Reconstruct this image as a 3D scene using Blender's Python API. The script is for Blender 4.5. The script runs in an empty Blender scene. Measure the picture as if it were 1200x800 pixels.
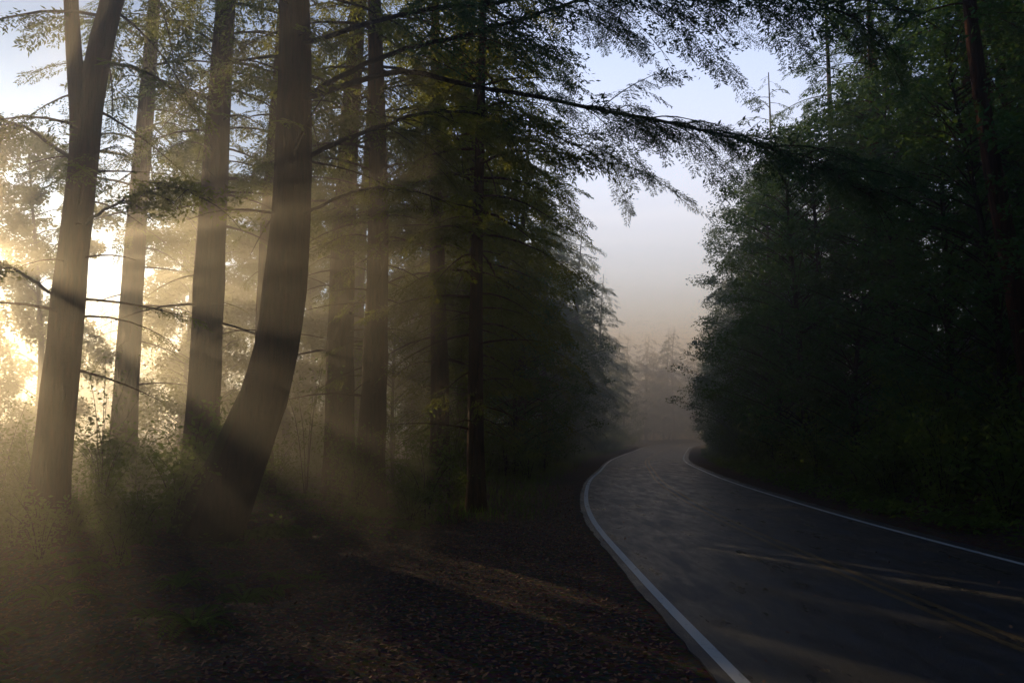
import bpy, math, numpy as np
from mathutils import Vector
rng=np.random.default_rng(7)
R=math.radians
SUN_AZ=R(34); SUN_EL=R(10.5)
scene=bpy.context.scene
# ---------------------------------------------------------------- materials
def mat(name):
    m=bpy.data.materials.new(name); m.use_nodes=True
    nt=m.node_tree; nt.nodes.clear()
    out=nt.nodes.new('ShaderNodeOutputMaterial')
    return m,nt,out
def N(nt,t,**k):
    n=nt.nodes.new(t)
    for a,v in k.items(): setattr(n,a,v)
    return n
def coords(nt,scale=(1,1,1),kind='Object'):
    tc=N(nt,'ShaderNodeTexCoord'); mp=N(nt,'ShaderNodeMapping'); mp.inputs['Scale'].default_value=scale
    nt.links.new(tc.outputs[kind],mp.inputs[0]); return mp.outputs[0]
def noise(nt,vec,scale,detail=6,rough=.6):
    n=N(nt,'ShaderNodeTexNoise'); n.inputs['Scale'].default_value=scale; n.inputs['Detail'].default_value=detail
    n.inputs['Roughness'].default_value=rough; nt.links.new(vec,n.inputs['Vector']); return n.outputs[0]
def ramp(nt,fac,stops):
    r=N(nt,'ShaderNodeValToRGB'); e=r.color_ramp.elements
    while len(e)<len(stops): e.new(.5)
    for i,(p,c) in enumerate(stops):
        e[i].position=p; e[i].color=(c[0],c[1],c[2],1) if hasattr(c,'__len__') else (c,c,c,1)
    nt.links.new(fac,r.inputs[0]); return r.outputs[0]
def mixc(nt,f,a,b,mode='MIX'):
    m=N(nt,'ShaderNodeMix',data_type='RGBA',blend_type=mode)
    for s,v in ((m.inputs[0],f),(m.inputs[6],a),(m.inputs[7],b)):
        if isinstance(v,bpy.types.NodeSocket): nt.links.new(v,s)
        elif hasattr(v,'__len__'): s.default_value=(*v,1)
        else: s.default_value=v
    return m.outputs[2]
def bump(nt,h,strength,dist):
    b=N(nt,'ShaderNodeBump'); b.inputs['Strength'].default_value=strength; b.inputs['Distance'].default_value=dist
    nt.links.new(h,b.inputs['Height']); return b.outputs[0]
def principled(nt,out,col,rough,normal=None,spec=.5):
    p=N(nt,'ShaderNodeBsdfPrincipled')
    for s,v in ((p.inputs['Base Color'],col),(p.inputs['Roughness'],rough)):
        if isinstance(v,bpy.types.NodeSocket): nt.links.new(v,s)
        elif hasattr(v,'__len__'): s.default_value=(*v,1)
        else: s.default_value=v
    p.inputs['Specular IOR Level'].default_value=spec
    if normal: nt.links.new(normal,p.inputs['Normal'])
    nt.links.new(p.outputs[0],out.inputs[0]); return p
def leaf_mat(name,c1,c2,t1,tf=.45,scale=.6):
    m,nt,out=mat(name); v=coords(nt); oi=N(nt,'ShaderNodeObjectInfo')
    n=noise(nt,v,scale,3); n2=noise(nt,v,9,2)
    f=ramp(nt,n,[(.35,0),(.65,1)])
    c=mixc(nt,f,c1,c2)
    c=mixc(nt,ramp(nt,n2,[(.4,0),(.7,.6)]),c,tuple(x*1.5 for x in c2))
    hs=N(nt,'ShaderNodeHueSaturation'); nt.links.new(c,hs.inputs['Color'])
    mr=N(nt,'ShaderNodeMapRange'); nt.links.new(oi.outputs['Random'],mr.inputs[0]); mr.inputs[3].default_value=.75; mr.inputs[4].default_value=1.3
    nt.links.new(mr.outputs[0],hs.inputs['Value'])
    d=N(nt,'ShaderNodeBsdfDiffuse'); t=N(nt,'ShaderNodeBsdfTranslucent'); mx=N(nt,'ShaderNodeMixShader')
    nt.links.new(hs.outputs[0],d.inputs[0]); t.inputs[0].default_value=(*t1,1); mx.inputs[0].default_value=tf
    nt.links.new(d.outputs[0],mx.inputs[1]); nt.links.new(t.outputs[0],mx.inputs[2]); nt.links.new(mx.outputs[0],out.inputs[0])
    return m
def bark_mat(name,base,moss=0.0):
    m,nt,out=mat(name); v=coords(nt,(1,1,.1)); v2=coords(nt)
    n=noise(nt,v,16,8,.7); big=noise(nt,v2,1.3,4)
    c=ramp(nt,n,[(.36,tuple(x*.25 for x in base)),(.6,base),(.78,tuple(x*2 for x in base))])
    g=ramp(nt,big,[(.55-.3*moss,0),(.75-.3*moss,1)])
    gm=N(nt,'ShaderNodeMath',operation='MULTIPLY'); nt.links.new(g,gm.inputs[0]); gm.inputs[1].default_value=min(1,.2+moss)
    c=mixc(nt,gm.outputs[0],c,(.05,.058,.015))
    principled(nt,out,c,.9,bump(nt,n,1,.14),.12); return m
M_NEEDLE=leaf_mat('conifer_needles',(.042,.08,.018),(.065,.105,.02),(.25,.28,.03),.5)
M_NEEDLE_D=leaf_mat('fir_needles',(.020,.085,.050),(.038,.115,.052),(.10,.17,.045),.4)
M_BROAD=leaf_mat('broad_leaves',(.020,.088,.042),(.042,.13,.042),(.11,.19,.03),.4)
M_UNDER=leaf_mat('undergrowth_leaves',(.045,.095,.025),(.07,.12,.025),(.20,.29,.04),.5,1.5)
M_BARK=bark_mat('redwood_bark',(.078,.028,.014)); M_MOSSY=bark_mat('mossy_bark',(.060,.025,.014),.2)
M_TWIG=bark_mat('twig_bark',(.042,.028,.02),.1)
M_LIT,nt,out=mat('dead_leaves'); v=coords(nt)
c=ramp(nt,noise(nt,v,6,3),[(.3,(.09,.03,.014)),(.5,(.21,.075,.03)),(.7,(.31,.14,.06))]); principled(nt,out,c,.75)
M_GR,nt,out=mat('forest_floor'); v=coords(nt)
n1=noise(nt,v,.35,5); n2=noise(nt,v,12,8,.7); n3=noise(nt,v,60,4,.7)
vo=N(nt,'ShaderNodeTexVoronoi'); vo.inputs['Scale'].default_value=22; nt.links.new(v,vo.inputs['Vector'])
c=ramp(nt,n2,[(.3,(.012,.006,.004)),(.5,(.050,.020,.011)),(.72,(.15,.060,.028))])
c=mixc(nt,.35,c,mixc(nt,.8,vo.outputs['Color'],(.16,.055,.025),'MULTIPLY'))
c=mixc(nt,ramp(nt,n1,[(.5,0),(.7,.4)]),c,(.028,.033,.012))
ad=N(nt,'ShaderNodeMath',operation='ADD'); nt.links.new(n2,ad.inputs[0]); nt.links.new(n3,ad.inputs[1])
principled(nt,out,c,.9,bump(nt,ad.outputs[0],1,.06),.1)
def asphalt_nodes(nt):
    v=coords(nt); n1=noise(nt,v,90,3,.8); n2=noise(nt,v,.8,6,.65); n3=noise(nt,coords(nt,(1,.25,1)),2.2,7,.7)
    return v,n1,n2,n3
M_AS,nt,out=mat('worn_asphalt'); v,n1,n2,n3=asphalt_nodes(nt)
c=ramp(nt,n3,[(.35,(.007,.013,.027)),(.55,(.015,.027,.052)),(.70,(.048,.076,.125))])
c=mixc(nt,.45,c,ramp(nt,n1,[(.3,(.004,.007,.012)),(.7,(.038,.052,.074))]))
dv=N(nt,'ShaderNodeTexVoronoi',feature='DISTANCE_TO_EDGE'); dv.inputs['Scale'].default_value=.38
ns=N(nt,'ShaderNodeTexNoise'); ns.inputs['Scale'].default_value=1.3; ns.inputs['Detail'].default_value=6; nt.links.new(v,ns.inputs['Vector'])
vm=N(nt,'ShaderNodeVectorMath',operation='MULTIPLY_ADD'); nt.links.new(ns.outputs['Color'],vm.inputs[0]); vm.inputs[1].default_value=(2,2,2); nt.links.new(v,vm.inputs[2])
nt.links.new(vm.outputs[0],dv.inputs['Vector'])
crack=ramp(nt,dv.outputs[0],[(.0,.2),(.008,1)])
c=mixc(nt,crack,(.008,.008,.010),c)
ad=N(nt,'ShaderNodeMath',operation='ADD'); nt.links.new(n3,ad.inputs[0]); nt.links.new(n1,ad.inputs[1])
AS_R=[(.36,.24),(.62,.56)]
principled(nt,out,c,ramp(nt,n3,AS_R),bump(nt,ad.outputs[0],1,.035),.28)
def paint(name,col,thr,wid=.12,sp=.28):
    m,nt,out=mat(name); v,n1,n2,n3=asphalt_nodes(nt); n=noise(nt,v,14,8,.8)
    c=mixc(nt,ramp(nt,n,[(thr,0),(thr+wid,1)]),col,(.022,.03,.045))
    ad=N(nt,'ShaderNodeMath',operation='ADD'); nt.links.new(n3,ad.inputs[0]); nt.links.new(n1,ad.inputs[1])
    principled(nt,out,c,ramp(nt,n3,AS_R),bump(nt,ad.outputs[0],1,.035),sp); return m
M_WHITE=paint('white_road_paint',(.74,.77,.80),.58); M_YEL=paint('yellow_road_paint',(.22,.13,.04),.45,.2)
M_STONE,nt,out=mat('gravel_stone'); principled(nt,out,ramp(nt,noise(nt,coords(nt),5,3),[(.3,.03),(.7,.12)]),.85)
# ---------------------------------------------------------------- mesh tools
class MB:
    def __init__(s): s.V=[];s.F=[];s.M=[];s.S=[];s.n=0
    def add(s,V,F,m=0,smooth=False):
        V=np.asarray(V,float).reshape(-1,3);F=np.asarray(F,int).reshape(-1,4)
        s.V.append(V);s.F.append(F+s.n);s.M.append(np.full(len(F),m));s.S.append(np.full(len(F),smooth));s.n+=len(V)
    def quads(s,Q,m=0):
        Q=np.asarray(Q).reshape(-1,4,3); s.add(Q.reshape(-1,3),np.arange(len(Q)*4).reshape(-1,4),m)
    def mesh(s,name,mats):
        V=np.concatenate(s.V);F=np.concatenate(s.F);me=bpy.data.meshes.new(name)
        me.vertices.add(len(V));me.vertices.foreach_set('co',V.ravel())
        me.loops.add(F.size);me.loops.foreach_set('vertex_index',F.ravel())
        me.polygons.add(len(F));me.polygons.foreach_set('loop_start',np.arange(0,F.size,4))
        try: me.polygons.foreach_set('loop_total',np.full(len(F),4))
        except Exception: pass
        me.polygons.foreach_set('material_index',np.concatenate(s.M).astype(int))
        me.polygons.foreach_set('use_smooth',np.concatenate(s.S).astype(bool))
        for m in mats: me.materials.append(m)
        me.update(calc_edges=True); return me
def obj(name,me,loc=(0,0,0),rz=0,sc=1,parent=None):
    o=bpy.data.objects.new(name,me); scene.collection.objects.link(o); o.location=loc; o.rotation_euler=(0,0,rz)
    o.scale=(sc,)*3 if not hasattr(sc,'__len__') else sc
    if parent: o.parent=parent
    return o
def smooth(pts,n):
    P=np.asarray(pts,float); P=np.vstack([2*P[0]-P[1],P,2*P[-1]-P[-2]]); out=[]
    seg=len(P)-3
    for u in np.linspace(0,seg-1e-6,n):
        i=int(u);t=u-i;a,b,c,d=P[i:i+4]
        out.append(.5*((2*b)+(c-a)*t+(2*a-5*b+4*c-d)*t*t+(3*b-a-3*c+d)*t**3))
    return np.array(out)
def tube(mb,P,r,n=6,m=0,flute=0,rg=rng):
    P=np.asarray(P,float);k=len(P);r=np.broadcast_to(r,(k,)).astype(float)
    T=np.gradient(P,axis=0);T/=np.linalg.norm(T,axis=1)[:,None]+1e-9
    ref=np.array([0,0,1.]) if abs((P[-1]-P[0])[2])<.7*np.linalg.norm(P[-1]-P[0]) else np.array([1.,0,0])
    A=np.cross(T,ref);A/=np.linalg.norm(A,axis=1)[:,None]+1e-9;B=np.cross(T,A)
    th=np.linspace(0,2*np.pi,n,endpoint=False)
    fl=1+flute*(.5*np.sin(3*th+rg.random()*6)+.5*np.sin(7*th+rg.random()*6)) if flute else np.ones(n)
    rr=r[:,None]*fl[None]*(1+(flute*.5)*rg.standard_normal((k,n)) if flute else 1)
    V=P[:,None]+rr[...,None]*(np.cos(th)[None,:,None]*A[:,None]+np.sin(th)[None,:,None]*B[:,None])
    i=np.arange(k-1)[:,None]*n;j=np.arange(n)[None];j2=(j+1)%n
    F=np.stack([i+j,i+j2,i+n+j2,i+n+j],-1).reshape(-1,4)
    mb.add(V.reshape(-1,3),F,m,True)
def rhomb(p,d,s,l,w):
    l=np.asarray(l)[...,None];w=np.asarray(w)[...,None]
    return np.stack([p,p+d*l*.45+s*w*.5,p+d*l,p+d*l*.45-s*w*.5],-2)
def unit(v): return v/(np.linalg.norm(v,axis=-1,keepdims=True)+1e-9)
def spray(rg,ntw=16,nl=3,lw=.05,leaf=.16):
    ps,ds,ls=[],[],[]
    for i in range(ntw):
        s=(i+.3+.4*rg.random())/ntw; sd=1 if i%2 else -1
        tw=.42*(1-.72*s)*rg.uniform(.65,1.2); a=R(rg.uniform(42,66))
        d=np.array([math.cos(a),sd*math.sin(a),rg.uniform(-.35,.05)]); b=np.array([s,.03*math.sin(s*5),-.15*s*s])
        for j in range(nl):
            t=(j+.2)/nl; ps.append(b+d*tw*t+[0,0,-.1*t*t*tw]); yaw=(1 if j%2 else -1)*R(rg.uniform(10,42))
            c,q=math.cos(yaw),math.sin(yaw); ds.append([d[0]*c-d[1]*q,d[0]*q+d[1]*c,d[2]+rg.uniform(-.25,.15)]); ls.append(max(.06,leaf*rg.uniform(.6,1.15)))
    ps=np.array(ps);ds=unit(np.array(ds));sd=unit(np.cross(ds,np.array([0,0,1.])+.5*rg.standard_normal((len(ds),3))))
    return rhomb(ps,ds,sd,np.array(ls),lw*rg.uniform(.7,1.2,len(ds)))
SPR={'far':[spray(rng,12,2,.10,.26) for _ in range(5)],'mid':[spray(rng,14,3,.065,.19) for _ in range(5)],'hero':[spray(rng,18,4,.042,.14) for _ in range(5)],'near':[spray(rng,24,6,.03,.10) for _ in range(5)]}
def rotm(yaw,pitch,roll):
    cy,sy=math.cos(yaw),math.sin(yaw);cp,sp=math.cos(pitch),math.sin(pitch);cr,sr=math.cos(roll),math.sin(roll)
    return np.array([[cy,-sy,0],[sy,cy,0],[0,0,1]])@np.array([[cp,0,-sp],[0,1,0],[sp,0,cp]])@np.array([[1,0,0],[0,cr,-sr],[0,sr,cr]])
def put_spray(Q,rg,lod,p,yaw,pitch,size):
    s=SPR[lod][rg.integers(5)]; Q.append((s*size)@rotm(yaw,pitch,rg.uniform(-.5,.5)).T+p)
def leafcloud(rg,c,rad,n,size,flat=.5,wr=.5):
    d=unit(rg.standard_normal((n,3)))*rg.random((n,1))**.45*np.asarray(rad)+c
    dr=unit(rg.standard_normal((n,3))*[1,1,.5]+[0,0,-.3]);sd=unit(np.cross(dr,rg.standard_normal((n,3))*flat+[0,0,1.]))
    l=size*rg.uniform(.6,1.3,n); return rhomb(d,dr,sd,l,l*wr)
def branch(mb,Q,rg,start,az,L,up,droop,lod,dens=3.0,r=None,t0=.2,fol=1.0,spsize=.36,leafy=False):
    n=6;t=np.linspace(0,1,n);w=rg.standard_normal()*.12
    P=start+np.stack([L*t*np.cos(az+w*t),L*t*np.sin(az+w*t),L*(up*t-droop*t*t)],1)
    r=r or .012*L+.006
    tube(mb,P,np.linspace(r,.004,n),4,0)
    if leafy:
        for q in range(1,n):
            c=P[q]+rg.standard_normal(3)*[.12,.12,.06]; tube(mb,[P[q-1],(P[q-1]+c)/2,c],[.005,.004,.003],3,0)
            Q.append(leafcloud(rg,c,[.3,.3,.13],26,.10,.7,.36))
        return
    k=int(L*dens*fol)
    for i in range(k):
        tt=t0+(1-t0)*(i+rg.random())/max(k,1); p=start+np.array([L*tt*math.cos(az+w*tt),L*tt*math.sin(az+w*tt),L*(up*tt-droop*tt*tt)])
        sd=1 if i%2 else -1; put_spray(Q,rg,lod,p,az+w+sd*R(rg.uniform(25,70))*(1.1-.8*tt),-rg.uniform(.05,.55)-droop*tt*.8,min(1.5,max(.45,L*spsize*rg.uniform(.7,1.2)*(1.15-.45*tt))))
    if fol>0: put_spray(Q,rg,lod,P[-2],az+w,-droop,min(1.2,L*.35))
def conifer(name,seed,H=22,r0=.4,base=2,lmax=3.6,nb=90,lod='hero',pts=None,leafm=M_NEEDLE,barkm=M_BARK,low=6,fol=1,sides=12,dens=3,low0=2.0,flare=.45,azc=None):
    rg=np.random.default_rng(seed);mb=MB();Q=[]
    if pts is None: pts=[(0,0,-.4),(rg.normal()*.1,rg.normal()*.1,H*.3),(rg.normal()*.25,rg.normal()*.25,H*.65),(rg.normal()*.3,rg.normal()*.3,H)]
    P=smooth(pts,26);zz=P[:,2];H=zz[-1]
    rad=r0*np.clip(1-.9*np.clip(zz,0,H)/H,.04,1)*(1+flare*np.exp(-np.clip(zz,0,9)/.5))
    tube(mb,P,rad,sides,0,.07 if sides>9 else 0,rg)
    def at(z): return np.array([np.interp(z,zz,P[:,0]),np.interp(z,zz,P[:,1]),z])
    for i in range(nb):
        f=(i+rg.random())/nb; z=base+(H-base)*f*.99; az=i*2.4+rg.normal()*.4
        L=lmax*(.35+.65*math.sin(min(1,(1-f)*1.35+.05)*math.pi/2))*rg.uniform(.6,1.1)*min(1,.55+f*3) if f<.95 else .5
        branch(mb,Q,rg,at(z),az,L,rg.uniform(-.05,.3),rg.uniform(.25,.6),lod,dens,fol=fol)
    for i in range(low):
        z=rg.uniform(low0,base+1);dead=rg.random()<.45
        branch(mb,Q,rg,at(z),rg.uniform(0,6.28),rg.uniform(1,lmax*.8),rg.uniform(-.1,.3),rg.uniform(.1,.5),lod,dens*.7,fol=0 if dead else .7*fol,t0=.4)
    if Q: mb.quads(np.concatenate(Q),1)
    return mb.mesh(name,[barkm,leafm])
def broadleaf(name,seed,H=10,r0=.18,clumps=60,per=130,size=.14,spread=3.2,zmin=.1,leafm=M_BROAD,cr=(.85,.85,.42),top=1.6):
    rg=np.random.default_rng(seed);mb=MB();Q=[]
    P=smooth([(0,0,-.3),(rg.normal()*.2,rg.normal()*.2,H*.35),(rg.normal()*.5,rg.normal()*.5,H*.95)],12)
    tube(mb,P,np.linspace(r0,.03,12),8,0)
    for i in range(clumps):
        f=zmin+(1-zmin)*(i+rg.random())/clumps; z=H*f; az=i*2.4+rg.normal()*.5
        rr=spread*math.sqrt(max(.05,1-(top*(f-.42))**2))*rg.uniform(.3,1.1)
        z0=max(.2,z-rr*.5); s=np.array([np.interp(z0,P[:,2],P[:,0]),np.interp(z0,P[:,2],P[:,1]),z0])
        e=np.array([rr*math.cos(az),rr*math.sin(az),z]); 
        tube(mb,smooth([s,(s+e)/2+[0,0,.2],e],5),np.linspace(.03,.008,5),4,0)
        Q.append(leafcloud(rg,e,np.array(cr)*rg.uniform(.6,1.25),per,size))
    mb.quads(np.concatenate(Q),1); return mb.mesh(name,[M_TWIG,leafm])
def shrub(name,seed,H=1.4,n=9,size=.10,per=66,spread=.8,leafm=M_UNDER):
    rg=np.random.default_rng(seed);mb=MB();Q=[]
    for i in range(n):
        az=rg.uniform(0,6.28);l=H*rg.uniform(.6,1.1);o=rg.uniform(.2,1)*spread
        P=smooth([(0,0,-.1),(o*.35*math.cos(az),o*.35*math.sin(az),l*.6),(o*math.cos(az),o*math.sin(az),l)],7)
        tube(mb,P,np.linspace(.013,.004,7),4,0)
        for j in range(1,7): Q.append(leafcloud(rg,P[j],np.array([.32,.32,.2])*H/1.4,per//3,size,.8))
    mb.quads(np.concatenate(Q),1); return mb.mesh(name,[M_TWIG,leafm])
def fern(name,seed,nf=11,L=.9,leafm=M_UNDER):
    rg=np.random.default_rng(seed);mb=MB();Q=[]
    for i in range(nf):
        az=i/nf*6.28+rg.normal()*.2;l=L*rg.uniform(.7,1.15);up=rg.uniform(.6,1.1);t=np.linspace(0,1,24)
        rad=l*t*(.85);z=l*(up*t-(up-.05)*1.0*t**2.2)
        P=np.stack([rad*math.cos(az),rad*math.sin(az),z],1); tube(mb,P[::4],np.linspace(.006,.002,6),3,0)
        T=unit(np.gradient(P,axis=0));S=unit(np.cross(T,[0,0,1.]));pl=.17*l/.9*np.sin(np.pi*np.clip(t*.9+.1,0,1))**.8+.01
        for sgn in (1,-1):
            d=unit(S*sgn+T*.45+np.array([0,0,-.15]));Q.append(rhomb(P[1:],d[1:],T[1:],pl[1:],np.full(23,.035)))
    mb.quads(np.concatenate(Q),1); return mb.mesh(name,[M_TWIG,leafm])
# ---------------------------------------------------------------- road and terrain
C=smooth([(-60,10,3),(-30,6.8,3),(-10,5.3,3),(0,4.95,3),(6,4.78,3),(12,4.7,3),(18,4.75,3),(24,5.1,2.95),(32,5.85,2.8),(40,6.95,2.6),(50,8.4,2.5),(60,10.3,2.5),(80,14.8,2.6),(100,19.5,2.8),(118,25,3),(132,32,3),(142,44,3),(148,60,3),(150,90,3),(150,140,3)],420)
CX,CY,HW=C[:,1],C[:,0],C[:,2]
Tn=unit(np.gradient(np.stack([CX,CY],1),axis=0)); RT=np.stack([Tn[:,1],-Tn[:,0]],1)
def road_sd(x,y):
    x=np.asarray(x,float);y=np.asarray(y,float);sh=x.shape;x=x.ravel();y=y.ravel();out=np.empty(len(x))
    for s in range(0,len(x),4000):
        dx=x[s:s+4000,None]-CX;dy=y[s:s+4000,None]-CY;D=dx*dx+dy*dy;i=D.argmin(1);k=np.arange(len(i))
        sg=np.sign(dx[k,i]*RT[i,0]+dy[k,i]*RT[i,1]);out[s:s+4000]=np.sqrt(D[k,i])*sg
    return out.reshape(sh)
def sst(a,b,v): t=np.clip((v-a)/(b-a),0,1);return t*t*(3-2*t)
def hgt(x,y):
    d=road_sd(x,y);x=np.asarray(x,float);y=np.asarray(y,float)
    n=.35*np.sin(x*.31+1)*np.sin(y*.27)+.12*np.sin(x*1.1+y*.7)+.07*np.sin(x*2.3-y*1.9)+.04*np.sin(4.1*x+3*y)
    left=sst(4.6,9,-d)*n
    right=sst(4.0,10,d)*2.6+sst(8,30,d)*9+sst(4.5,8,d)*n*.7
    return np.where(d>0,right,left)
def h1(x,y): return float(hgt(np.array([x]),np.array([y]))[0])
ax=np.unique(np.concatenate([np.linspace(-400,-60,18),np.linspace(-60,-20,40),np.linspace(-20,30,160),np.linspace(30,80,50),np.linspace(80,400,18)]))
ay=np.unique(np.concatenate([np.linspace(-300,-40,14),np.linspace(-40,0,40),np.linspace(0,60,180),np.linspace(60,170,80),np.linspace(170,600,22)]))
X,Y=np.meshgrid(ax,ay);Z=hgt(X,Y);nx,ny=len(ax),len(ay)
i=np.arange(ny-1)[:,None]*nx;j=np.arange(nx-1)[None]
mb=MB();mb.add(np.stack([X,Y,Z],-1).reshape(-1,3),np.stack([i+j,i+j+1,i+nx+j+1,i+nx+j],-1).reshape(-1,4),0,True)
obj('forest_ground',mb.mesh('forest_ground',[M_GR]))
def strip(name,o1,o2,z,m,jag=0,parent=None):
    mb=MB();j1=jag*rng.standard_normal(len(CX));j2=jag*rng.standard_normal(len(CX))
    a=np.stack([CX+RT[:,0]*(o1(HW)+j1),CY+RT[:,1]*(o1(HW)+j1),np.full(len(CX),z)],1)
    b=np.stack([CX+RT[:,0]*(o2(HW)+j2),CY+RT[:,1]*(o2(HW)+j2),np.full(len(CX),z)],1)
    k=len(a);i=np.arange(k-1);mb.add(np.vstack([a,b]),np.stack([i,i+k,i+k+1,i+1],1),0)
    if jag:
        for e in (a,b):
            lo=e.copy();lo[:,2]=-.02;mb.add(np.vstack([e,lo]),np.stack([i,i+k,i+k+1,i+1],1),0)
    return obj(name,mb.mesh(name,[m]),parent=parent)
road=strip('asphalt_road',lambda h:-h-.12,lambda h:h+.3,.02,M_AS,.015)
strip('left_edge_line',lambda h:-h,lambda h:-h+.12,.024,M_WHITE,0,road)
strip('right_edge_line',lambda h:h-.12,lambda h:h,.024,M_WHITE,0,road)
strip('centre_line_a',lambda h:h*0-.16,lambda h:h*0-.06,.024,M_YEL,0,road)
strip('centre_line_b',lambda h:h*0+.06,lambda h:h*0+.16,.024,M_YEL,0,road)
# ---------------------------------------------------------------- hero trees (left)
def hero(name,seed,x,y,pts=None,**k):
    me=conifer(name,seed,pts=pts,**k); return obj(name,me,(x,y,h1(x,y)))
m1=conifer('redwood_tree',11,r0=.29,base=6.0,lmax=2.8,nb=44,pts=[(0,0,-.4),(.12,0,2.5),(.25,0,5.5),(.35,.1,8),(.9,.1,11),(1.3,.2,16),(1.4,.2,22)],low=14,low0=2.5,fol=.9,sides=18,dens=3.8)
t1=obj('redwood_tree',m1,(-7.5,13,h1(-7.5,13)))
mb=MB();tube(mb,smooth([(.24,0,5.2),(.15,0,7),(-.05,-.1,9),(-.3,-.2,13),(-.4,-.2,19)],16),np.linspace(.18,.05,16),12,0,.06)
obj('forked_stem',mb.mesh('forked_stem',[M_BARK]),parent=t1)
hero('redwood_tree',12,-12.6,26,r0=.44,H=27,base=8,nb=60,lmax=3.8,low=12,low0=3,fol=.9,sides=16)
hero('redwood_tree',13,-7.75,20,r0=.44,H=26,base=8,nb=60,lmax=3.4,low=12,low0=3,fol=.9,sides=18)
t4=hero('redwood_tree',14,-5.5,15,r0=.48,base=8,nb=46,lmax=3.4,low=6,low0=4.5,fol=.9,sides=22,barkm=M_MOSSY,flare=.2,
   pts=[(-.25,0,-.5),(.02,0,.2),(.55,0,1.7),(1.0,0,3.3),(1.2,.05,5.5),(1.2,.1,8.5),(1.1,.1,13),(1.0,.1,23)])
mb=MB();tube(mb,smooth([(-.7,-.45,-.3),(-.45,-.4,.4),(.05,-.35,1.4),(.5,-.3,2.5),(.8,-.1,3.2)],14),np.linspace(.13,.07,14),10,0,.08)
obj('buttress_root',mb.mesh('buttress_root',[bark_mat('moss_root',(.06,.06,.025),.8)]),parent=t4)
hero('redwood_tree',15,-6.9,22.5,r0=.29,H=22,base=8,nb=44,lmax=2.8,low=7,low0=4,fol=.9,sides=12)
hero('redwood_tree',16,-5.15,24,r0=.48,H=27,base=7,nb=66,lmax=3.8,low=12,low0=3,fol=1,sides=16)
hero('redwood_tree',17,-3.8,21.5,r0=.39,H=24,base=6.5,nb=64,lmax=3.6,low=12,low0=2.6,fol=1,sides=16)
hero('redwood_tree',18,-2.1,23.5,r0=.31,base=5.5,nb=72,lmax=3.6,low=12,low0=2.5,fol=1,sides=14,dens=3.6,pts=[(0,0,-.4),(-.05,0,4),(-.2,0,9),(-.3,0,16),(-.3,0,23)])
hero('redwood_tree',19,-.9,20.5,r0=.23,H=18,base=4.6,nb=70,lmax=3.5,low=12,low0=2,fol=1,sides=12,dens=3.8)
def long_limb(name,pts,r,seed,t0,n,lod='near',size=(.5,1.0),par=None,subs=14,sublen=(.8,2.0),leafm=M_NEEDLE_D,dens=6,leafy=0):
    rg=np.random.default_rng(seed);mb=MB();Q=[];P=smooth(pts,40);P[3:]+=np.cumsum(rg.standard_normal((37,3))*.016,0)
    tube(mb,P,np.linspace(r,.008,40),7,0)
    for i in range(subs):
        q=t0+(1-t0)*(i+rg.random())/subs;k=min(38,int(q*39));T=P[k+1]-P[k];az=math.atan2(T[1],T[0])+(1 if i%2 else -1)*rg.uniform(.3,1.1)
        branch(mb,Q,rg,P[k],az,rg.uniform(*sublen)*(1.15-.4*q),rg.uniform(-.25,.25),rg.uniform(.2,.6),lod,dens,r=.014,fol=1,t0=.2,spsize=.42,leafy=rg.random()<leafy)
    for i in range(n):
        q=t0+(1-t0)*rg.random();k=min(38,int(q*39));T=P[k+1]-P[k]
        put_spray(Q,rg,lod,P[k],math.atan2(T[1],T[0])+rg.uniform(-1.1,1.1),-rg.uniform(.1,1.0),rg.uniform(*size)*.7)
    mb.quads(np.concatenate(Q),1);return obj(name,mb.mesh(name,[M_TWIG,leafm]),parent=par)
o=np.array([-5.5,15,h1(-5.5,15)])
L=lambda *p:[np.array(a)-o for a in p]
long_limb('long_limb_a',L((-4.3,15,8.4),(-2.2,14.6,8.8),(-.6,14,8.3),(1.5,13.6,7.7),(3.3,13.2,7.2),(5.0,12.9,6.5),(6.1,12.6,5.8)),.06,31,.45,70,par=t4,subs=40,sublen=(.9,2.1),leafy=.25)
long_limb('long_limb_b',L((-4.3,15,8.3),(-2.8,14.8,9.2),(-1.0,14.4,9.5),(.6,14.2,9.9),(2.3,14,10.5),(4.2,13.6,11),(6,13,10.9)),.055,32,.2,20,par=t4,subs=38,sublen=(.8,2.4),leafy=.7)
long_limb('long_limb_c',L((-4.2,15,9.6),(-2,14.2,9.7),(.5,13,9.4),(2.5,12.4,9.0),(4.2,12,8.8),(5.4,11.8,8.3)),.05,33,.2,40,par=t4,subs=50,sublen=(.8,2.2),leafy=.6)
long_limb('long_limb_e',L((-4.2,15,7.2),(-2.5,15.6,8.2),(-.9,16.3,8.6),(.8,17,8.5),(2.3,17.4,7.9)),.05,35,.2,20,par=t4,subs=36,sublen=(.9,2.4),leafm=M_NEEDLE,leafy=.8)
long_limb('long_limb_d',L((-4.3,15,6.0),(-3.2,14.6,6.3),(-2.2,14.2,6.35),(-.9,13.9,5.9)),.035,34,.45,4,par=t4,subs=8,sublen=(.4,.9),leafm=M_NEEDLE,leafy=.7)
o=np.array([-7.5,13,h1(-7.5,13)])
long_limb('long_limb_a',L((-7.3,13,5.2),(-6.5,12.7,5.7),(-5.6,12.3,5.9),(-4.7,12,5.7)),.03,41,.3,0,par=t1,subs=12,sublen=(.4,1.0),leafm=M_NEEDLE,leafy=1)
long_limb('long_limb_b',L((-7.4,13,4.1),(-8.1,12.8,4.6),(-8.9,12.8,4.8),(-9.8,13,4.5)),.03,42,.3,0,par=t1,subs=14,sublen=(.4,1.1),leafm=M_NEEDLE,leafy=1)
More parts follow.
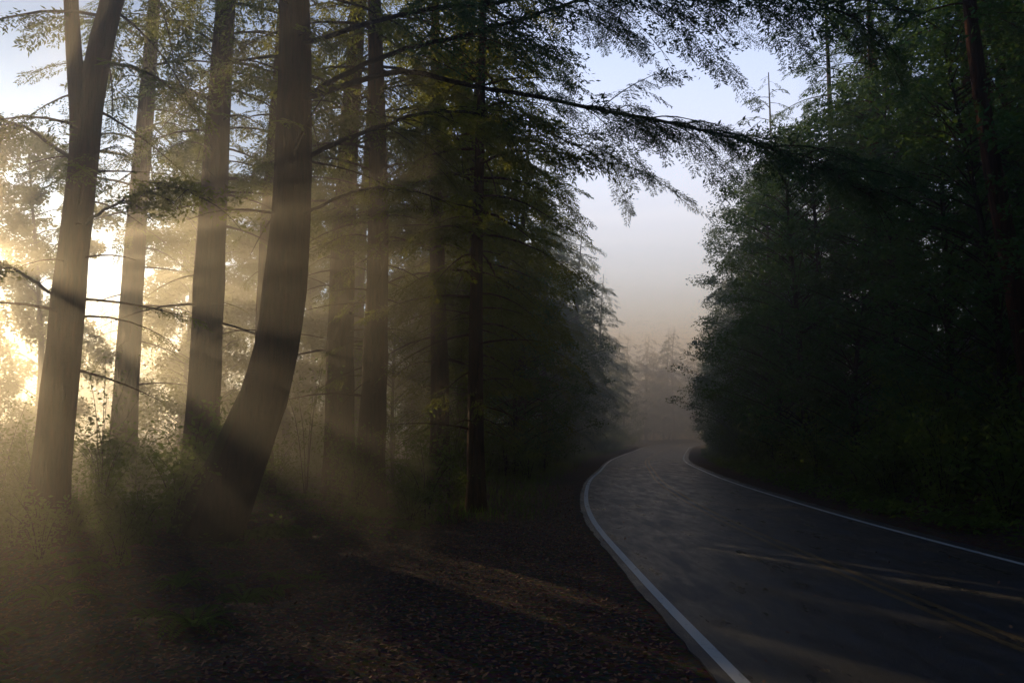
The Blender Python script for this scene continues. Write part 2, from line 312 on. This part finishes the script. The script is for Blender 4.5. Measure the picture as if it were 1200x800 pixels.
long_limb('long_limb_c',L((-7.2,13,6.4),(-8.1,12.6,7.0),(-9.0,12.3,7.2),(-10,12,7.0)),.035,43,.25,0,par=t1,subs=18,sublen=(.5,1.3),leafm=M_NEEDLE,leafy=1)
# ---------------------------------------------------------------- tree prototypes
fullC=[conifer('fir_tree_mesh',100+i,H=22+3*i,r0=.3,base=1.0,lmax=4.0,nb=100,lod='mid',leafm=M_NEEDLE_D,low=4,low0=.6,sides=8,dens=3.2) for i in range(3)]
olivC=[conifer('hemlock_tree_mesh',120+i,H=19+3*i,r0=.24,base=1.6+.8*i,lmax=3.8,nb=84,lod='mid',leafm=M_NEEDLE,low=6,low0=1,sides=8,dens=3.2) for i in range(3)]
tallC=[conifer('tall_redwood_mesh',140+i,H=26+2*i,r0=.36,base=8+i,lmax=3.4,nb=44,lod='far',leafm=M_NEEDLE,low=10,low0=3,sides=8,fol=.8) for i in range(3)]
farC=[conifer('far_conifer_mesh',160+i,H=21+3*i,r0=.3,base=1,lmax=4.6,nb=80,lod='far',leafm=M_NEEDLE_D,low=2,sides=6,dens=2.4) for i in range(3)]
broC=[broadleaf('tanoak_tree_mesh',180+i,H=8+2.5*i,clumps=80+15*i,per=130,size=.16) for i in range(3)]
bigB=[broadleaf('maple_tree_mesh',190+i,H=14+2*i,r0=.25,clumps=160,per=140,size=.17,spread=4.0) for i in range(2)]
olvB=[broadleaf('alder_tree_mesh',195+i,H=7+2*i,r0=.12,clumps=55,per=60,size=.17,spread=2.8,zmin=.15,leafm=M_NEEDLE) for i in range(2)]
# maples added to cut the sunlight into shafts: opaque leaf masses, clear gaps between
goboB=[broadleaf('gobo_maple_mesh',300+i,H=15,r0=.22,clumps=52,per=560,size=.2,spread=2.7,zmin=.05,leafm=M_NEEDLE,cr=(.82,.82,.64),top=1.3) for i in range(3)]
shr=[shrub('shrub_mesh',200+i,H=1.1+.3*i) for i in range(4)]
fer=[fern('fern_mesh',220+i) for i in range(3)]
sap=[shrub('sapling_mesh',240+i,H=3.2,n=5,size=.10,per=50,spread=.9) for i in range(2)]
def place(name,ms,x,y,s=1,parent=None,dz=0):
    return obj(name,ms[int(rng.integers(len(ms)))],(x,y,h1(x,y)+dz),rng.uniform(0,6.28),s*rng.uniform(.9,1.12),parent)
def off(y,side,dist):
    k=int(np.argmin(abs(CY-y)+ (CX>40)*50)); d=side*(HW[k]+dist); return CX[k]+RT[k,0]*d,CY[k]+RT[k,1]*d
for y,d,ms in ((27,3.8,olivC),(31,5,olivC),(35,3.4,broC),(37,5.8,olivC),(41,4.0,olivC),(46,3.6,broC),(52,4.2,olivC),(58,3.6,broC),(62,5.5,fullC),(68,4,olivC),(75,4.2,broC),(82,6,fullC),(92,4.4,fullC),(102,5,broC),(112,4.5,broC)):
    x,yy=off(y,-1,d); place('tanoak_tree' if ms is broC else 'hemlock_tree' if ms is olivC else 'fir_tree',ms,x,yy)
for y in (7,11,15,19,23,28,33,38,43,48,54,60,67,75,84,93,104,114):
    x,yy=off(y,1,rng.uniform(3.0,4.4)); place('tanoak_tree',broC,x,yy,rng.uniform(.75,1.1))
for y in (13,21,29,38,48,58,70,82):
    x,yy=off(y,1,rng.uniform(4.6,5.6)); place('gobo_maple',bigB,x,yy,rng.uniform(.85,1.05))
for y in (6,12,20,28,39,50,60,73,88):
    x,yy=off(y,1,rng.uniform(7.5,9.5)); place('fir_tree',fullC,x,yy,rng.uniform(.85,1.1))
hero('redwood_tree',25,11.3,17,r0=.26,base=10,nb=40,lmax=3,low=5,low0=3,lod='mid',leafm=M_NEEDLE_D,pts=[(0,0,-.4),(-.3,0,3),(-.75,0,7),(-1.0,0,11),(-1.2,0,20)])
# ---------------------------------------------------------------- distant masses
bg=bpy.data.objects.new('background_forest',None);scene.collection.objects.link(bg)
def scatter(n,x0,x1,y0,y1,ms,mind,s=1,keep=lambda x,y:True):
    pts=[];c=0
    while len(pts)<n and c<n*30:
        c+=1;x,y=rng.uniform(x0,x1),rng.uniform(y0,y1)
        if abs(float(road_sd(np.array([x]),np.array([y]))[0]))<8 or not keep(x,y): continue
        if any((x-a)**2+(y-b)**2<mind*mind for a,b in pts): continue
        pts.append((x,y));place('tree_instance',ms,x,y,s,bg)
# light-blocking maples added across the sun's path to shape its beams; s_ = distance across the sunlight, u_ = distance toward the sun
ca,sa=math.cos(SUN_AZ),math.sin(SUN_AZ)
def acr(x,y): return x*ca+y*sa
for k_,(s_,u_) in enumerate(((-11,33),(-7.6,36),(-4.2,33),(-1,38),(2.3,41),(7.8,38),(10.2,43),(12.6,38),(15.2,42),(18.5,44),(22,41))):
    x,y=s_*ca-u_*sa,s_*sa+u_*ca; obj('gobo_maple',goboB[k_%3],(x,y,h1(x,y)),k_*1.7,1.0)
scatter(9,-42,-3,30,60,tallC,6,1,lambda x,y: acr(x,y)>12 or acr(x,y)<-4)
scatter(5,-30,-4,28,46,olvB,6,1,lambda x,y: acr(x,y)>7)
scatter(14,-70,-16,62,95,tallC,8,1,lambda x,y: acr(x,y)>14 or acr(x,y)<-5)
scatter(34,-120,-8,112,165,farC,6,1)
scatter(14,-8,6,50,95,farC,4.5)
scatter(50,0,70,152,200,farC,4.5,1.0)
scatter(24,-10,60,142,165,broC,4,1.0)
scatter(14,18,34,5,100,farC,6,1.1)
scatter(9,-26,-6,-30,-4,farC,6)
scatter(7,14,30,-30,2,farC,6)
# ---------------------------------------------------------------- undergrowth
ug=bpy.data.objects.new('undergrowth',None);scene.collection.objects.link(ug)
def scat(ms,n,x0,x1,y0,y1,s=(.7,1.3),keep=None,name='plant'):
    c=0
    for _ in range(n*20):
        if c>=n:break
        x,y=rng.uniform(x0,x1),rng.uniform(y0,y1);d=float(road_sd(np.array([x]),np.array([y]))[0])
        if keep(x,y,d): c+=1;place(name,ms,x,y,rng.uniform(*s),ug,-.03)
scat(shr,150,-26,3,12.5,45,keep=lambda x,y,d:d<-5.5-1.2*(y<20) and (y>15.5 or x<-6),name='shrub')
scat(fer,100,-16,2,10,34,s=(.5,1.0),keep=lambda x,y,d:d<-6.8 and (y>14 or x<-4.5),name='fern')
scat(fer,46,-9,-2.6,5.2,12,s=(.4,.8),keep=lambda x,y,d:x<-2.8-(12-y)*.05,name='fern')
scat(shr,70,-15,-5.0,7.0,14,(.3,.75),keep=lambda x,y,d:x<-5.2-(14-y)*.05,name='shrub')
scat(sap,5,-16,-9,15,24,keep=lambda x,y,d:True,name='sapling')
scat(sap,14,-6,1,22,32,keep=lambda x,y,d:d<-6,name='sapling')
scat(shr,170,5,40,4,95,(.7,1.5),keep=lambda x,y,d:4.8<d<8,name='shrub')
scat(fer,120,5,30,4,60,(.7,1.2),keep=lambda x,y,d:4.2<d<7,name='fern')
scat(shr,90,-4,30,30,120,(.7,1.3),keep=lambda x,y,d:-8<d<-5,name='shrub')
def cover(name,n,x0,x1,y0,y1,dmin,dmax,size,zr,m,flat=1.0):
    x=rng.uniform(x0,x1,n*4);y=rng.uniform(y0,y1,n*4);d=road_sd(x,y);k=(d>dmin)&(d<dmax);x,y=x[k][:n],y[k][:n]
    z=hgt(x,y)+rng.uniform(*zr,len(x));p=np.stack([x,y,z],1);dr=unit(rng.standard_normal((len(x),3))*[1,1,.35]);sd=unit(np.cross(dr,rng.standard_normal((len(x),3))*.4*flat+[0,0,1.]))
    l=size*rng.uniform(.5,1.3,len(x));mb=MB();mb.quads(rhomb(p,dr,sd,l,l*.55));obj(name,mb.mesh(name,[m]))
cover('bank_ground_cover',70000,5,35,4,80,3.9,8,.13,(0,.35),M_UNDER)
cover('forest_ground_cover',34000,-22,3,14,50,-26,-6.8,.10,(0,.22),M_UNDER)
cover('leaf_litter',70000,-14,3,3.5,30,-16,-3.25,.055,(.004,.02),M_LIT,.6)
cover('road_edge_leaves',500,-2,9,4,30,-3.3,3.5,.05,(.024,.03),M_LIT,.3)
n=26000;x=rng.uniform(-3,16,n*3);y=rng.uniform(18,95,n*3);d=road_sd(x,y);w=(d<-3.6)&(d>-7)&(rng.random(n*3)<sst(3.5,5,-d));x,y=x[w][:n],y[w][:n]
p=np.stack([x,y,hgt(x,y)-.01],1);dr=unit(rng.standard_normal((len(x),3))*[.35,.35,0]+[0,0,1.]);sd=unit(rng.standard_normal((len(x),3))*[1,1,0]);
mb=MB();mb.quads(rhomb(p,dr,sd,rng.uniform(.12,.4,len(x)),np.full(len(x),.016)));obj('verge_grass',mb.mesh('verge_grass',[M_UNDER]))
k=2600;mb=MB();x=rng.uniform(-6,2,k);y=3.5+rng.random(k)**1.5*20;d=road_sd(x,y);w=d<-3.3;x,y=x[w],y[w];z=hgt(x,y)
cube=np.array([(-1,-1,-.6),(1,-1,-.6),(1,1,-.6),(-1,1,-.6),(-.6,-.7,.6),(.7,-.5,.6),(.5,.7,.6),(-.7,.6,.6)]);cf=np.array([(0,3,2,1),(4,5,6,7),(0,1,5,4),(1,2,6,5),(2,3,7,6),(3,0,4,7)])
for a,b,c in zip(x,y,z): mb.add((cube*rng.uniform(.7,1.3,(8,3))*rng.uniform(.006,.018))@rotm(rng.uniform(0,6),0,0).T+[a,b,c+.004],cf,0)
obj('gravel',mb.mesh('gravel',[M_STONE]))
# ---------------------------------------------------------------- mist
def mist(name,x0,x1,y0,y1,z0,z1,dens,g,col=(.93,.96,1)):
    m,nt,out=mat(name);vs=N(nt,'ShaderNodeVolumeScatter');vs.inputs['Color'].default_value=(*col,1);vs.inputs['Density'].default_value=dens;vs.inputs['Anisotropy'].default_value=g
    nt.links.new(vs.outputs[0],out.inputs['Volume'])
    mb=MB();b=np.array([(x,y,z) for z in (z0,z1) for x,y in ((x0,y0),(x1,y0),(x1,y1),(x0,y1))],float)
    mb.add(b,[(0,3,2,1),(4,5,6,7),(0,1,5,4),(1,2,6,5),(2,3,7,6),(3,0,4,7)]);obj(name,mb.mesh(name,[m]))
mist('mist',-130,90,-30,200,-3,13,.0022,.72)
mist('forest_ground_mist',-60,-1.2,2.5,60,-2.9,8.5,.012,.77,(1,.96,.9))
mist('road_mist',1,60,44,190,-2.5,24,.016,.3,(.62,.80,1))
# ---------------------------------------------------------------- light
w=bpy.data.worlds.new('World');scene.world=w;w.use_nodes=True;nt=w.node_tree;b=nt.nodes['Background']
s=nt.nodes.new('ShaderNodeTexSky');s.sky_type='NISHITA';s.sun_disc=False;s.sun_elevation=SUN_EL;s.sun_rotation=-SUN_AZ;s.dust_density=2;s.ozone_density=5;s.air_density=1.0
sd=Vector((-math.sin(SUN_AZ)*math.cos(SUN_EL),math.cos(SUN_AZ)*math.cos(SUN_EL),math.sin(SUN_EL)))
tc=nt.nodes.new('ShaderNodeTexCoord');sx=nt.nodes.new('ShaderNodeSeparateXYZ');nt.links.new(tc.outputs['Generated'],sx.inputs[0])
dt=nt.nodes.new('ShaderNodeVectorMath');dt.operation='DOT_PRODUCT';nt.links.new(tc.outputs['Generated'],dt.inputs[0]);dt.inputs[1].default_value=sd
# haze brightness painted into the sky colour: cool bank low in front, weaker sunward
hz=ramp(nt,sx.outputs[2],[(0,(.5,.72,1)),(.14,(.74,.86,1)),(.26,(.98,.98,1)),(.5,(.6,.62,.68)),(.68,.05)])
hd=ramp(nt,dt.outputs['Value'],[(.1,.02),(.45,.12),(.6,1),(.78,1),(.9,.3),(.98,.1)])
hc=mixc(nt,1,hz,hd,'MULTIPLY')
vs=nt.nodes.new('ShaderNodeVectorMath');vs.operation='MULTIPLY';nt.links.new(hc,vs.inputs[0]);vs.inputs[1].default_value=(11,11.5,13.5)
va=nt.nodes.new('ShaderNodeVectorMath');va.operation='ADD';nt.links.new(s.outputs[0],va.inputs[0]);nt.links.new(vs.outputs[0],va.inputs[1])
nt.links.new(va.outputs[0],b.inputs[0]);b.inputs[1].default_value=.085
ld=bpy.data.lights.new('sun','SUN');ld.energy=5;ld.angle=R(.5);ld.color=(1,.71,.36)
lo=bpy.data.objects.new('sun',ld);scene.collection.objects.link(lo)
lo.rotation_euler=sd.to_track_quat('Z','Y').to_euler();lo.location=(-30,40,30)
cd=bpy.data.cameras.new('camera');cd.lens=28;cd.sensor_width=36;cd.clip_end=2000;cd.clip_start=.05
co=bpy.data.objects.new('camera',cd);scene.collection.objects.link(co);co.location=(0,0,2.0);co.rotation_euler=(R(96.4),0,0);scene.camera=co
scene.view_settings.view_transform='Standard';scene.view_settings.look='None';scene.view_settings.exposure=0
